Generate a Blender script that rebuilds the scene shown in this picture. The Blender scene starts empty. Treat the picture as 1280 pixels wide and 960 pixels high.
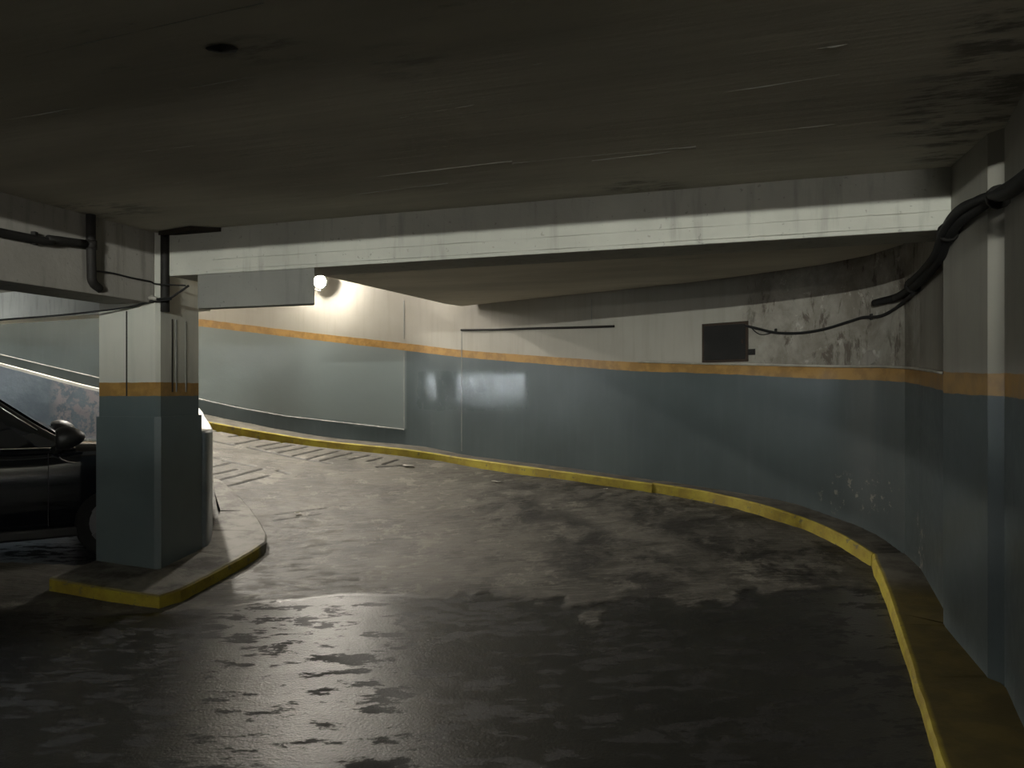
import bpy, bmesh, math, random
import numpy as np
from mathutils import Vector, Matrix

random.seed(4)
EYE = 1.45          # eye height above the near floor
F, CX, HZ = 931.0, 640.0, 490.0   # focal length in px of the 1280 frame, centre column, horizon row

# ------------------------------------------------------------------ camera, world, exposure
scene = bpy.context.scene
COL = scene.collection
cam_d = bpy.data.cameras.new('camera')
cam_d.sensor_width = 36.0
cam_d.lens = 36.0 * F / 1280.0
cam_d.shift_y = 10.0 / 1280.0
cam_d.clip_start = 0.02
cam = bpy.data.objects.new('camera', cam_d)
COL.objects.link(cam)
cam.location = (0, 0, EYE)
cam.rotation_euler = (math.pi / 2, 0, 0)
scene.camera = cam
world = bpy.data.worlds.new('world'); scene.world = world
world.use_nodes = True
world.node_tree.nodes['Background'].inputs[0].default_value = (0.6, 0.7, 0.8, 1)
world.node_tree.nodes['Background'].inputs[1].default_value = 0.0
scene.view_settings.view_transform = 'Standard'
scene.view_settings.look = 'None'
scene.view_settings.gamma = 1.0
scene.view_settings.use_curve_mapping = False
scene.view_settings.exposure = 0.6
# lamp strengths (the lamps themselves are built at the end)
E_BATTEN = 3700.0
E_BULK = 600.0
E_BULK_UP = 3000.0
E_REAR_FILL = 820.0      # unseen batten added on the rear wall as fill light
E_BAYC_FILL = 330.0      # batten added over the parking bay to light far beam and low wall
E_BAY_GLINT = 300.0  # unseen batten added far left to give glints on the glossy wall

# ------------------------------------------------------------------ small helpers
def px(x, y, Y):                 # a point of the place, from its direction and its distance
    return Vector(((x - CX) / F * Y, Y, EYE - (y - HZ) / F * Y))
def pz(x, y, z):                 # the same with a known world height
    Y = (z - EYE) * F / (HZ - y)
    return Vector(((x - CX) / F * Y, Y, z))

def link(o, parent=None):
    COL.objects.link(o)
    if parent is not None:
        o.parent = parent
    return o
def tag(o, label=None, cat=None, group=None, kind=None):
    if label: o['label'] = label
    if cat: o['category'] = cat
    if group: o['group'] = group
    if kind: o['kind'] = kind
    return o
def thing(name, label, cat, loc=(0, 0, 0), rotz=0.0, group=None):
    o = bpy.data.objects.new(name, None)
    o.empty_display_size = 0.1
    link(o); o.location = loc; o.rotation_euler = (0, 0, rotz)
    return tag(o, label, cat, group)
def mesh_obj(name, verts, faces, mat, parent=None, smooth=False):
    me = bpy.data.meshes.new(name)
    me.from_pydata([tuple(v) for v in verts], [], faces)
    me.validate(); me.update()
    if smooth:
        me.polygons.foreach_set('use_smooth', [True] * len(me.polygons))
    if mat: me.materials.append(mat)
    return link(bpy.data.objects.new(name, me), parent)
def bm_obj(name, bm, mat, parent=None, smooth=False):
    bmesh.ops.recalc_face_normals(bm, faces=bm.faces)
    me = bpy.data.meshes.new(name); bm.to_mesh(me); bm.free()
    if smooth:
        me.polygons.foreach_set('use_smooth', [True] * len(me.polygons))
    if mat: me.materials.append(mat)
    return link(bpy.data.objects.new(name, me), parent)
def prism(poly, z0, z1, bev=0.0):
    """vertical prism over a plan polygon; z0/z1 numbers or lists per corner"""
    bm = bmesh.new(); n = len(poly)
    a = [bm.verts.new((p[0], p[1], z0 if not hasattr(z0, '__len__') else z0[i])) for i, p in enumerate(poly)]
    b = [bm.verts.new((p[0], p[1], z1 if not hasattr(z1, '__len__') else z1[i])) for i, p in enumerate(poly)]
    bm.faces.new(a[::-1]); bm.faces.new(b)
    for i in range(n):
        j = (i + 1) % n
        bm.faces.new((a[i], a[j], b[j], b[i]))
    bmesh.ops.recalc_face_normals(bm, faces=bm.faces)
    if bev:
        bmesh.ops.bevel(bm, geom=bm.edges[:], offset=bev, segments=2, affect='EDGES', profile=0.6)
    return bm
def box_bm(c, s, bev=0.0, bm=None, rz=0.0):
    b = bmesh.new()
    bmesh.ops.create_cube(b, size=1.0)
    bmesh.ops.scale(b, vec=s, verts=b.verts)
    if bev:
        bmesh.ops.bevel(b, geom=b.edges[:], offset=bev, segments=2, affect='EDGES', profile=0.6)
    if rz: bmesh.ops.rotate(b, cent=(0, 0, 0), matrix=Matrix.Rotation(rz, 3, 'Z'), verts=b.verts)
    bmesh.ops.translate(b, vec=c, verts=b.verts)
    return b
def catmull(pts, n=8):
    pts = [Vector(p) for p in pts]
    P = [pts[0] * 2 - pts[1]] + pts + [pts[-1] * 2 - pts[-2]]
    out = []
    for i in range(1, len(P) - 2):
        p0, p1, p2, p3 = P[i - 1:i + 3]
        for k in range(n):
            t = k / n
            out.append(0.5 * ((2 * p1) + (-p0 + p2) * t + (2 * p0 - 5 * p1 + 4 * p2 - p3) * t * t + (-p0 + 3 * p1 - 3 * p2 + p3) * t ** 3))
    out.append(pts[-1])
    return out
def tube_bm(pts, r, seg=10, bm=None, caps=True):
    bm = bm or bmesh.new()
    pts = [Vector(p) for p in pts]; rings = []
    up = Vector((0, 0, 1)); prev = None
    for i, p in enumerate(pts):
        t = (pts[min(i + 1, len(pts) - 1)] - pts[max(i - 1, 0)]).normalized()
        if prev is None:
            a = t.cross(up)
            if a.length < 0.05: a = t.cross(Vector((1, 0, 0)))
        else:
            a = prev - t * prev.dot(t)
        a.normalize(); prev = a; b = t.cross(a)
        rr = r[i] if hasattr(r, '__len__') else r
        rings.append([bm.verts.new(p + (a * math.cos(q) + b * math.sin(q)) * rr) for q in [2 * math.pi * k / seg for k in range(seg)]])
    for A, B in zip(rings, rings[1:]):
        for k in range(seg):
            bm.faces.new((A[k], A[(k + 1) % seg], B[(k + 1) % seg], B[k]))
    if caps:
        bm.faces.new(rings[0][::-1]); bm.faces.new(rings[-1])
    return bm
def lathe_bm(prof, seg=24, bm=None):
    bm = bm or bmesh.new(); rings = []
    for r, z in prof:
        rings.append([bm.verts.new((r * math.cos(2 * math.pi * k / seg), r * math.sin(2 * math.pi * k / seg), z)) for k in range(seg)])
    for A, B in zip(rings, rings[1:]):
        for k in range(seg):
            bm.faces.new((A[k], A[(k + 1) % seg], B[(k + 1) % seg], B[k]))
    bm.faces.new(rings[0][::-1]); bm.faces.new(rings[-1])
    return bm
def set_attr(o, name, vals):
    a = o.data.attributes.new(name, 'FLOAT', 'POINT')
    a.data.foreach_set('value', np.asarray(vals, dtype=np.float32))

# ------------------------------------------------------------------ materials
class NT:
    def __init__(s, name):
        s.m = bpy.data.materials.new(name); s.m.use_nodes = True
        s.t = s.m.node_tree; s.b = s.t.nodes['Principled BSDF']
    def n(s, kind, **kw):
        nd = s.t.nodes.new(kind)
        for k, v in kw.items(): setattr(nd, k, v)
        return nd
    def l(s, a, b): s.t.links.new(a, b)
    def pos(s):
        return s.n('ShaderNodeNewGeometry').outputs['Position']
    def attr(s, name):
        return s.n('ShaderNodeAttribute', attribute_name=name).outputs['Fac']
    def noise(s, scale, detail=4, rough=0.55, vec=None, stretch=None, dist=0.0):
        nd = s.n('ShaderNodeTexNoise')
        nd.inputs['Scale'].default_value = scale; nd.inputs['Detail'].default_value = detail
        nd.inputs['Roughness'].default_value = rough; nd.inputs['Distortion'].default_value = dist
        v = vec if vec is not None else s.pos()
        if stretch:
            mp = s.n('ShaderNodeMapping'); mp.inputs['Scale'].default_value = stretch
            s.l(v, mp.inputs['Vector']); v = mp.outputs['Vector']
        s.l(v, nd.inputs['Vector'])
        return nd.outputs['Fac']
    def ramp(s, fac, lo, hi, a=0.0, b=1.0):
        nd = s.n('ShaderNodeMapRange', interpolation_type='SMOOTHSTEP')
        s.l(fac, nd.inputs['Value'])
        nd.inputs['From Min'].default_value = lo; nd.inputs['From Max'].default_value = hi
        nd.inputs['To Min'].default_value = a; nd.inputs['To Max'].default_value = b
        return nd.outputs['Result']
    def math(s, op, a, b=None, c=None):
        nd = s.n('ShaderNodeMath', operation=op)
        for i, v in enumerate((a, b, c)):
            if v is None: continue
            if isinstance(v, (int, float)): nd.inputs[i].default_value = v
            else: s.l(v, nd.inputs[i])
        return nd.outputs[0]
    def mix(s, fac, a, b, mode='MIX'):
        nd = s.n('ShaderNodeMix', data_type='RGBA', blend_type=mode)
        for sock, v in ((nd.inputs[0], fac), (nd.inputs[6], a), (nd.inputs[7], b)):
            if isinstance(v, (int, float)): sock.default_value = v
            elif isinstance(v, tuple): sock.default_value = (*v, 1)
            else: s.l(v, sock)
        return nd.outputs[2]
    def bump(s, h, strength=0.3, dist=0.01):
        nd = s.n('ShaderNodeBump'); nd.inputs['Strength'].default_value = strength
        nd.inputs['Distance'].default_value = dist
        s.l(h, nd.inputs['Height']); s.l(nd.outputs['Normal'], s.b.inputs['Normal'])
    def out(s, col=None, rough=None, spec=None, metal=None):
        for k, v in (('Base Color', col), ('Roughness', rough), ('Specular IOR Level', spec), ('Metallic', metal)):
            if v is None: continue
            if isinstance(v, tuple): s.b.inputs[k].default_value = (*v, 1)
            elif isinstance(v, (int, float)): s.b.inputs[k].default_value = v
            else: s.l(v, s.b.inputs[k])
        return s.m

def plain(name, col, rough=0.6, spec=0.4, metal=0.0, grime=0.35, scale=6.0, bump=0.15):
    n = NT(name)
    f = n.noise(scale, 5)
    c = n.mix(n.ramp(f, 0.35, 0.7), tuple(v * (1 - grime) for v in col), col)
    n.bump(n.noise(scale * 12, 3), bump, 0.004)
    return n.out(c, rough, spec, metal)

WHITE = (0.455, 0.45, 0.40); WALLWHITE = (0.31, 0.295, 0.258); BLUE = (0.072, 0.090, 0.094); OCHRE = (0.31, 0.178, 0.052)
YELLOW = (0.30, 0.25, 0.025); CONC = (0.24, 0.235, 0.21)

def paint_mat(name, gloss=0.33, damp=False, white=WHITE, BLUE=BLUE):
    """three-tone wall paint by the attribute h: below -1 blue, between the ochre band, above 1 white"""
    n = NT(name)
    h = n.attr('h')
    wob = n.math('MULTIPLY', n.math('SUBTRACT', n.noise(7, 4), 0.5), 0.35)
    hh = n.math('ADD', h, wob)
    up = n.ramp(hh, 0.97, 1.06); lo = n.ramp(hh, -1.04, -0.96)
    big = n.noise(1.3, 5); mid = n.noise(9, 6, 0.6); streak = n.noise(2.5, 5, stretch=(6, 6, 0.5))
    g = n.ramp(big, 0.3, 0.72); g2 = n.ramp(mid, 0.38, 0.6); g3 = n.ramp(streak, 0.45, 0.75)
    blue = n.mix(g, tuple(v * 0.82 for v in BLUE), BLUE)
    blue = n.mix(n.math('MULTIPLY', g3, 0.25), blue, (0.095, 0.112, 0.116))
    if damp:
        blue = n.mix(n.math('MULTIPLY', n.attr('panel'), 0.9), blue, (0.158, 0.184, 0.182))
    och = n.mix(g2, tuple(v * 0.72 for v in OCHRE), OCHRE)
    wh = n.mix(g, tuple(v * 0.86 for v in white), white)
    wh = n.mix(n.math('MULTIPLY', g3, 0.3), wh, tuple(v * 0.62 for v in white))
    c = n.mix(lo, blue, och); c = n.mix(up, c, wh)
    rough = n.math('ADD', n.math('MULTIPLY', up, 0.3), n.math('ADD', gloss, n.math('MULTIPLY', g2, 0.04)))
    if damp:
        d = n.attr('damp')
        dn = n.noise(2.6, 9, 0.72, dist=0.3)
        m1 = n.math('MULTIPLY', d, n.ramp(dn, 0.30, 0.66))
        c = n.mix(n.math('MULTIPLY', n.math('MULTIPLY', m1, up), 0.8), c, (0.13, 0.112, 0.09))
        dk2 = n.ramp(n.noise(5.5, 9, 0.7, stretch=(1.4, 1.4, 0.55), dist=0.4), 0.53, 0.62)
        c = n.mix(n.math('MULTIPLY', n.math('MULTIPLY', n.math('MULTIPLY', d, dk2), up), 0.75), c, (0.062, 0.048, 0.036))
        fl = n.math('MULTIPLY', d, n.ramp(n.noise(11, 8, 0.65), 0.60, 0.66))
        c = n.mix(n.math('MULTIPLY', n.math('MULTIPLY', fl, up), 0.5), c, (0.42, 0.40, 0.36))
        ch = n.math('MULTIPLY', n.attr('chip'), n.ramp(n.noise(16, 5, 0.65), 0.58, 0.63))
        c = n.mix(ch, c, (0.30, 0.28, 0.25))
        sm = n.math('SUBTRACT', 1.0, n.math('MULTIPLY', n.math('MULTIPLY', n.attr('smooth'), n.ramp(n.noise(20, 8, 0.72, stretch=(1, 1, 0.45)), 0.34, 0.52)), 0.72))
        rough = n.math('MULTIPLY', rough, sm)
        rough = n.math('ADD', rough, n.math('MULTIPLY', n.math('MAXIMUM', fl, m1), 0.3))
    bh = n.math('ADD', n.math('MULTIPLY', n.noise(3.0, 4), 0.7), n.math('MULTIPLY', n.noise(90, 3, 0.5), 0.04))
    if damp:
        bh = n.math('ADD', bh, n.math('MULTIPLY', n.attr('smooth'), n.math('MULTIPLY', n.noise(30, 6, 0.6), 0.09)))
    n.bump(bh, 0.4, 0.016)
    return n.out(c, rough, 0.28)

M_wall = paint_mat('wall_paint', 0.30, damp=True, white=WALLWHITE)
M_col = paint_mat('column_paint', 0.38, BLUE=(0.098, 0.125, 0.130))

def white_conc(name, col=WHITE, streak_amt=0.35, boards=None):
    n = NT(name)
    g = n.ramp(n.noise(1.6, 5), 0.3, 0.7)
    c = n.mix(g, tuple(v * 0.8 for v in col), col)
    st = n.ramp(n.noise(3.0, 6, stretch=(5, 5, 0.6)), 0.52, 0.75)
    c = n.mix(n.math('MULTIPLY', st, streak_amt), c, tuple(v * 0.3 for v in col))
    sp = n.ramp(n.noise(30, 3), 0.66, 0.72)
    c = n.mix(n.math('MULTIPLY', sp, 0.5), c, tuple(v * 0.35 for v in col))
    bh = n.math('ADD', n.noise(5, 4), n.math('MULTIPLY', n.noise(40, 4), 0.25))
    n.bump(bh, 0.4, 0.012)
    return n.out(c, 0.75, 0.25)
M_beam = white_conc('beam_whitewash')
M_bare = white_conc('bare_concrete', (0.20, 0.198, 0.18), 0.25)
M_dirtywhite = white_conc('old_whitewash', (0.30, 0.28, 0.25), 0.5)

def ceiling_mat(name, col):
    n = NT(name)
    p = n.pos()
    mp = n.n('ShaderNodeMapping'); mp.inputs['Rotation'].default_value = (0, 0, math.radians(18.2))
    n.l(p, mp.inputs['Vector'])
    v = mp.outputs['Vector']
    g = n.ramp(n.noise(0.9, 5, vec=v, stretch=(0.6, 2.2, 1)), 0.3, 0.7)
    c = n.mix(g, tuple(q * 0.72 for q in col), col)
    st = n.ramp(n.noise(2.2, 8, 0.66, vec=v, stretch=(0.7, 3, 1)), 0.62, 0.72)
    c = n.mix(n.math('MULTIPLY', st, 0.7), c, tuple(q * 0.35 for q in col))
    dm = n.attr('stain')
    sm = n.math('MULTIPLY', dm, n.ramp(n.noise(5, 10, 0.74, vec=v, stretch=(0.7, 2.6, 1)), 0.45, 0.60))
    c = n.mix(n.math('MULTIPLY', sm, 0.7), c, (0.05, 0.045, 0.04))
    bh = n.math('ADD', n.noise(3, 6, vec=v, stretch=(0.4, 6, 1)), n.math('MULTIPLY', n.noise(50, 4), 0.2))
    n.bump(bh, 0.35, 0.012)
    return n.out(c, 0.8, 0.2)
M_ceil = ceiling_mat('ceiling_concrete', (0.60, 0.56, 0.47))

def floor_mat():
    n = NT('floor_concrete')
    rampm = n.attr('ramp'); dark = n.attr('wear'); groove = n.attr('groove')
    p = n.pos()
    # near screed: dark, oily, glossy with matt scabs
    f1 = n.noise(1.1, 8, 0.66); f2 = n.math('ADD', n.noise(5.0, 10, 0.70, stretch=(0.8, 1.7, 1), dist=0.2), n.math('MULTIPLY', n.math('SUBTRACT', n.noise(1.4, 3), 0.5), 0.35)); f3 = n.noise(40, 4)
    near = n.mix(n.ramp(f1, 0.35, 0.7), (0.011, 0.011, 0.0095), (0.024, 0.0235, 0.020))
    scab = n.ramp(f2, 0.52, 0.565)
    near = n.mix(n.math('MULTIPLY', scab, 0.75), near, (0.007, 0.007, 0.006))
    # ramp concrete: lighter, laitance patches, tyre-dark paths
    r1 = n.ramp(n.noise(1.7, 10, 0.72, dist=0.35), 0.42, 0.56); r2 = n.ramp(n.noise(8, 10, 0.75, stretch=(0.7, 1.6, 1)), 0.50, 0.58)
    far = n.mix(r1, (0.046, 0.044, 0.037), (0.092, 0.087, 0.075))
    far = n.mix(n.math('MULTIPLY', r2, 0.45), far, (0.135, 0.127, 0.110))
    far = n.mix(n.math('MULTIPLY', n.math('SUBTRACT', 1.0, n.ramp(n.noise(3.3, 10, 0.75, dist=0.5), 0.38, 0.45)), 0.6), far, (0.034, 0.032, 0.027))
    dk = n.math('MULTIPLY', dark, n.ramp(n.noise(2.6, 10, 0.74, dist=0.4), 0.44, 0.56, 1.0, 0.25))
    far = n.mix(n.ramp(n.noise(2.9, 12, 0.78, dist=0.25), 0.555, 0.575, 0.0, 0.75), far, (0.165, 0.155, 0.134))
    fst = n.noise(18, 8, 0.72, stretch=(0.3, 2.2, 1))
    far = n.mix(n.ramp(fst, 0.5, 0.68, 0.0, 0.7), far, (0.15, 0.142, 0.122))
    far = n.mix(n.ramp(fst, 0.46, 0.32, 0.0, 0.7), far, (0.026, 0.024, 0.02))
    far = n.mix(dk, far, (0.018, 0.017, 0.0145))
    c = n.mix(rampm, near, far)
    c = n.mix(n.math('MULTIPLY', n.ramp(f3, 0.62, 0.7), 0.25), c, (0.10, 0.095, 0.085))
    c = n.mix(groove, c, (0.018, 0.017, 0.015))
    rn = n.math('ADD', n.math('MULTIPLY', scab, 0.38), n.ramp(f1, 0.3, 0.7, 0.33, 0.275))
    rr = n.ramp(r2, 0, 1, 0.58, 0.78)
    mr = n.n('ShaderNodeMix', data_type='FLOAT'); n.l(rampm, mr.inputs[0]); n.l(rn, mr.inputs[2]); n.l(rr, mr.inputs[3])
    ridge = n.noise(9, 5, 0.6, stretch=(0.35, 5, 1))
    bn = n.math('ADD', n.math('MULTIPLY', f2, 0.28), n.math('MULTIPLY', n.noise(70, 5, 0.6), 0.24))
    bf = n.math('ADD', n.math('MULTIPLY', ridge, 0.9), n.math('MULTIPLY', n.noise(60, 4), 0.25))
    mb = n.n('ShaderNodeMix', data_type='FLOAT'); n.l(rampm, mb.inputs[0]); n.l(bn, mb.inputs[2]); n.l(bf, mb.inputs[3])
    n.bump(mb.outputs[0], 0.55, 0.016)
    return n.out(c, mr.outputs[0], n.ramp(rampm, 0, 1, 0.32, 0.24))
M_floor = floor_mat()

def kerb_mat():
    n = NT('kerb_paint')
    y = n.attr('yellow'); ol = n.attr('olive'); pale = n.attr('pale')
    g = n.ramp(n.noise(6, 6, 0.62), 0.35, 0.65)
    conc = n.mix(g, (0.045, 0.042, 0.034), (0.10, 0.094, 0.078))
    oli = n.mix(g, (0.045, 0.034, 0.006), (0.07, 0.053, 0.010))
    yel = n.mix(g, (0.21, 0.155, 0.018), YELLOW)
    chip = n.ramp(n.noise(14, 6, 0.65), 0.60, 0.66)
    yel = n.mix(n.math('MULTIPLY', chip, 0.75), yel, (0.10, 0.09, 0.06))
    conc = n.mix(pale, conc, n.mix(n.ramp(n.noise(3.5, 8, 0.68), 0.36, 0.6), (0.055, 0.05, 0.042), (0.19, 0.182, 0.16)))
    c = n.mix(ol, conc, oli); c = n.mix(y, c, yel)
    n.bump(n.math('ADD', n.noise(10, 5), n.math('MULTIPLY', n.noise(60, 4), 0.3)), 0.45, 0.01)
    return n.out(c, 0.7, 0.3)
M_kerb = kerb_mat()
M_black = plain('black_rubber', (0.012, 0.012, 0.012), 0.65, 0.3)
M_pipe = plain('dark_pipe', (0.02, 0.018, 0.016), 0.7, 0.25)
M_board = plain('rotten_board', (0.03, 0.024, 0.018), 0.85, 0.15, bump=0.5)
M_box = plain('dark_steel', (0.010, 0.009, 0.008), 0.6, 0.3)
M_boxf = plain('rusty_frame', (0.035, 0.022, 0.014), 0.7, 0.3)
M_conduit = plain('white_plastic', (0.40, 0.38, 0.33), 0.55, 0.35)
M_paper = plain('paper', (0.7, 0.68, 0.62), 0.8, 0.2)
M_lampbody = plain('lamp_enamel', (0.6, 0.6, 0.57), 0.4, 0.5)
def emis(name, col, st):
    n = NT(name); n.out((0.8, 0.8, 0.8), 0.4)
    n.b.inputs['Emission Color'].default_value = (*col, 1); n.b.inputs['Emission Strength'].default_value = st
    return n.m

# ------------------------------------------------------------------ plan of the place
# outer wall: image column, row of its foot, distance, band top row, band bottom row
WT = [(-230, 380, 10.3, 300, 310), (-110, 418, 10.9, 336, 345), (0, 462, 11.3, 368, 377), (122, 494, 11.2, 384, 393), (250, 522, 10.6, 399, 408), (380, 544, 10.15, 415, 423.5),
      (505, 556, 9.7, 429, 438), (577, 568, 9.2, 437.5, 446.5), (680, 581, 8.42, 445.5, 455), (780, 595, 7.7, 452, 463), (860, 607, 7.22, 455, 466),
      (936, 619, 6.78, 457, 469), (1030, 644, 6.2, 459, 474), (1085, 664, 5.8, 460, 475), (1131, 687, 5.35, 460.5, 477.5)]
wall_pts = [(px(x, yb, Y), px(x, t, Y).z, px(x, b, Y).z) for x, yb, Y, t, b in WT]
path5 = []                                   # x, y, foot z, band top z, band bottom z
def cat5(rows, n):
    rows = np.array(rows); P = np.vstack([2 * rows[0] - rows[1], rows, 2 * rows[-1] - rows[-2]]); out = []
    for i in range(1, len(P) - 2):
        p0, p1, p2, p3 = P[i - 1:i + 3]
        for k in range(n):
            t = k / n
            out.append(0.5 * (2 * p1 + (p2 - p0) * t + (2 * p0 - 5 * p1 + 4 * p2 - p3) * t * t + (3 * p1 - p0 - 3 * p2 + p3) * t ** 3))
    out.append(rows[-1]); return np.array(out)
back_rows = [(p.x, p.y, p.z, t, b) for p, t, b in wall_pts]
back_path = cat5(back_rows, 24)
# right wall: straight stretches with a shallow pilaster under the beam end
def rw(x, yb, Y, t, b):
    p = px(x, yb, Y); return (p.x, p.y, p.z, px(x, t, Y).z, px(x, b, Y).z)
r0 = back_rows[-1]
r1 = rw(1150, 705, 4.98, 461.5, 481)
r2 = rw(1190, 795, 4.05, 465, 491)            # rear arris of the pilaster, wall side
pd = 0.05
r2b = (r2[0] - pd, r2[1] - 0.005, *r2[2:])
r3 = rw(1234.5, 846, 3.42, 467, 495)
r3b = (r3[0] + 0.028, r3[1] - 0.075, *r3[2:])
r4 = rw(1283, 912, 2.9, 468, 500)
r5 = (1.62, 1.9, 0.12, r4[3], r4[4]); r6 = (1.75, -0.5, 0.12, r4[3], r4[4]); r7 = (1.75, -9.0, 0.12, r4[3], r4[4])
right_rows = [r0, r1, r2, r2b, r3, r3b, r4, r5, r6, r7]

# kerb edge: column, row of its upper arris, height below the eye
KE = [(1178, 960, 1.335), (1161, 905, 1.33), (1145, 855, 1.32), (1117, 765, 1.255), (1099, 715, 1.19), (1090, 692, 1.165), (1050, 668, 1.09), (1010, 650, 1.03), (956, 632, 0.96),
      (885, 615, 0.92), (815, 603.5, 0.885), (700, 588, 0.835), (577, 571.5, 0.78), (505, 560.5, 0.7), (380, 547, 0.595), (250, 524.5, 0.37)]
kerb_edge = [pz(x, y, EYE - d) for x, y, d in KE]
kerb_edge = [Vector((1.30, 1.9, 0.12)), Vector((1.42, -0.6, 0.12)), ][::-1] + kerb_edge
kerb_edge += [Vector((-5.45, 10.35, 1.30)), Vector((-6.3, 10.62, 1.45)), Vector((-7.7, 10.75, 1.78)), Vector((-9.0, 10.4, 2.2)), Vector((-9.8, 9.9, 2.5))]
def KHf(Y): return 0.055 + 0.045 * min(max((Y - 3.4) / 1.8, 0), 1)
KH = 0.10
# low inner wall, ramp side face (plan, top height)
LW = [(-2.60, 6.045, 1.13), (-2.535, 6.055, 1.13), (-2.50, 6.13, 1.13), (-2.585, 6.42, 1.12), (-2.80, 6.95, 1.13), (-3.12, 7.6, 1.19), (-3.52, 8.3, 1.30), (-4.15, 8.85, 1.40), (-5.02, 9.2, 1.485), (-6.2, 9.33, 1.765), (-7.6, 9.2, 2.15), (-8.8, 8.8, 2.5)]
low_path = catmull(LW, 8)

# floor height: smooth surface through the kerb foot, the island foot and the flat near floor
ctrl = [(p.x, p.y, p.z - KHf(p.y)) for p in kerb_edge[2:]]
ctrl += [(1.6, 0, 0.05), (1.3, 1.9, 0.06), (-2.32, 4.96, 0), (-2.07, 6.27, 0.09), (-2.2, 6.6, 0.14), (-2.68, 7.3, 0.30), (-3.2, 8.0, 0.46), (-3.9, 8.75, 0.68), (-5.0, 9.25, 1.02), (-6.2, 9.4, 1.36), (-7.6, 9.3, 1.75), (-8.9, 8.9, 2.1)]
for X in (-7, -5, -3.4, -1.5, 0, 1.2):
    for Y in (-1, 1, 2.4): ctrl.append((X, Y, 0))
ctrl += [(-3.2, 4, 0), (-1.5, 3.8, 0), (0, 3.8, 0), (1.2, 3.6, 0.04), (-0.9, 5.2, 0.03), (0.6, 5.2, 0.10)]
ctrl = np.array(ctrl)
def tps(r2): return np.where(r2 > 1e-12, 0.5 * r2 * np.log(r2 + 1e-12), 0)
N = len(ctrl)
K = tps(((ctrl[:, None, :2] - ctrl[None, :, :2]) ** 2).sum(-1)) + np.eye(N) * 0.02
Pm = np.c_[np.ones(N), ctrl[:, :2]]
A = np.block([[K, Pm], [Pm.T, np.zeros((3, 3))]])
sol = np.linalg.solve(A, np.r_[ctrl[:, 2], 0, 0, 0])
def floor_z(X, Y):
    X = np.asarray(X, float); Y = np.asarray(Y, float); z = sol[N] + sol[N + 1] * X + sol[N + 2] * Y
    for i in range(N): z = z + sol[i] * tps((X - ctrl[i, 0]) ** 2 + (Y - ctrl[i, 1]) ** 2)
    
    return np.maximum(z, 0.0)
def on_floor(x, y):              # where a line of sight meets the floor
    Ys = np.linspace(2, 12, 1500); Xs = (x - CX) / F * Ys; zr = EYE - (y - HZ) / F * Ys
    i = int(np.argmax(zr < floor_z(Xs, Ys)))
    return Vector((Xs[i], Ys[i], float(floor_z(Xs[i], Ys[i]))))
def in_poly(X, Y, poly):
    inside = np.zeros(X.shape, bool); n = len(poly)
    for i in range(n):
        x1, y1 = poly[i]; x2, y2 = poly[(i + 1) % n]
        if y1 == y2: continue
        c = ((y1 > Y) != (y2 > Y)) & (X < (x2 - x1) * (Y - y1) / (y2 - y1) + x1)
        inside ^= c
    return inside

# ------------------------------------------------------------------ floor
def nrm2(path):                  # plan normals, left of travel
    out = []
    for i in range(len(path)):
        a = path[max(i - 1, 0)]; b = path[min(i + 1, len(path) - 1)]
        d = Vector((b[0] - a[0], b[1] - a[1])).normalized(); out.append(Vector((-d.y, d.x)))
    return out
base_floor = mesh_obj('floor', [(-12, -9, -0.006), (3.6, -9, -0.006), (3.6, 12, -0.006), (-12, 12, -0.006)], [(0, 1, 2, 3)], M_floor)
for a_ in ('ramp', 'wear', 'groove'): set_attr(base_floor, a_, [0.0] * 4)
tag(base_floor, kind='structure')

ke = catmull(kerb_edge, 6)
ken = nrm2([(p.x, p.y) for p in ke])
outer = [(p.x - n.x * 0.05, p.y - n.y * 0.05) if False else (p.x + (0.05 if i < 60 else 0.0), p.y + (0.06 if i > 40 else 0)) for i, (p, n) in enumerate(zip(ke, ken))]
inner = [(p.x - 0.05, p.y) for p in low_path]
ramp_poly = outer + inner[::-1] + [(-2.9, 5.8), (-7.0, 5.0), (-7.0, -0.95)]
xs = np.unique(np.r_[np.arange(-9.5, -4.0, 0.05), np.arange(-4.0, -0.7, 0.012), np.arange(-0.7, 3.0, 0.03)])
ys = np.unique(np.r_[np.arange(-1.0, 3.0, 0.06), np.arange(3.0, 7.0, 0.03), np.arange(7.0, 10.6, 0.012), np.arange(10.6, 11.2, 0.05)])
GX, GY = np.meshgrid(xs, ys)
GZ = floor_z(GX, GY)
rs = np.random.RandomState(3)
def vnoise(X, Y, sc, seed):
    r = np.random.RandomState(seed).rand(256, 256)
    x = X * sc + 1000; y = Y * sc + 1000; xi = np.floor(x).astype(int); yi = np.floor(y).astype(int)
    fx = x - xi; fy = y - yi; fx = fx * fx * (3 - 2 * fx); fy = fy * fy * (3 - 2 * fy)
    g = lambda a, b: r[a % 256, b % 256]
    return (g(xi, yi) * (1 - fx) + g(xi + 1, yi) * fx) * (1 - fy) + (g(xi, yi + 1) * (1 - fx) + g(xi + 1, yi + 1) * fx) * fy
def fbm(X, Y, sc, seed): return sum(vnoise(X, Y, sc * 2 ** k, seed + k) * 0.5 ** k for k in range(4)) / 1.875
def sstep(v, a, b):
    t = np.clip((v - a) / (b - a), 0, 1); return t * t * (3 - 2 * t)
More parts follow.
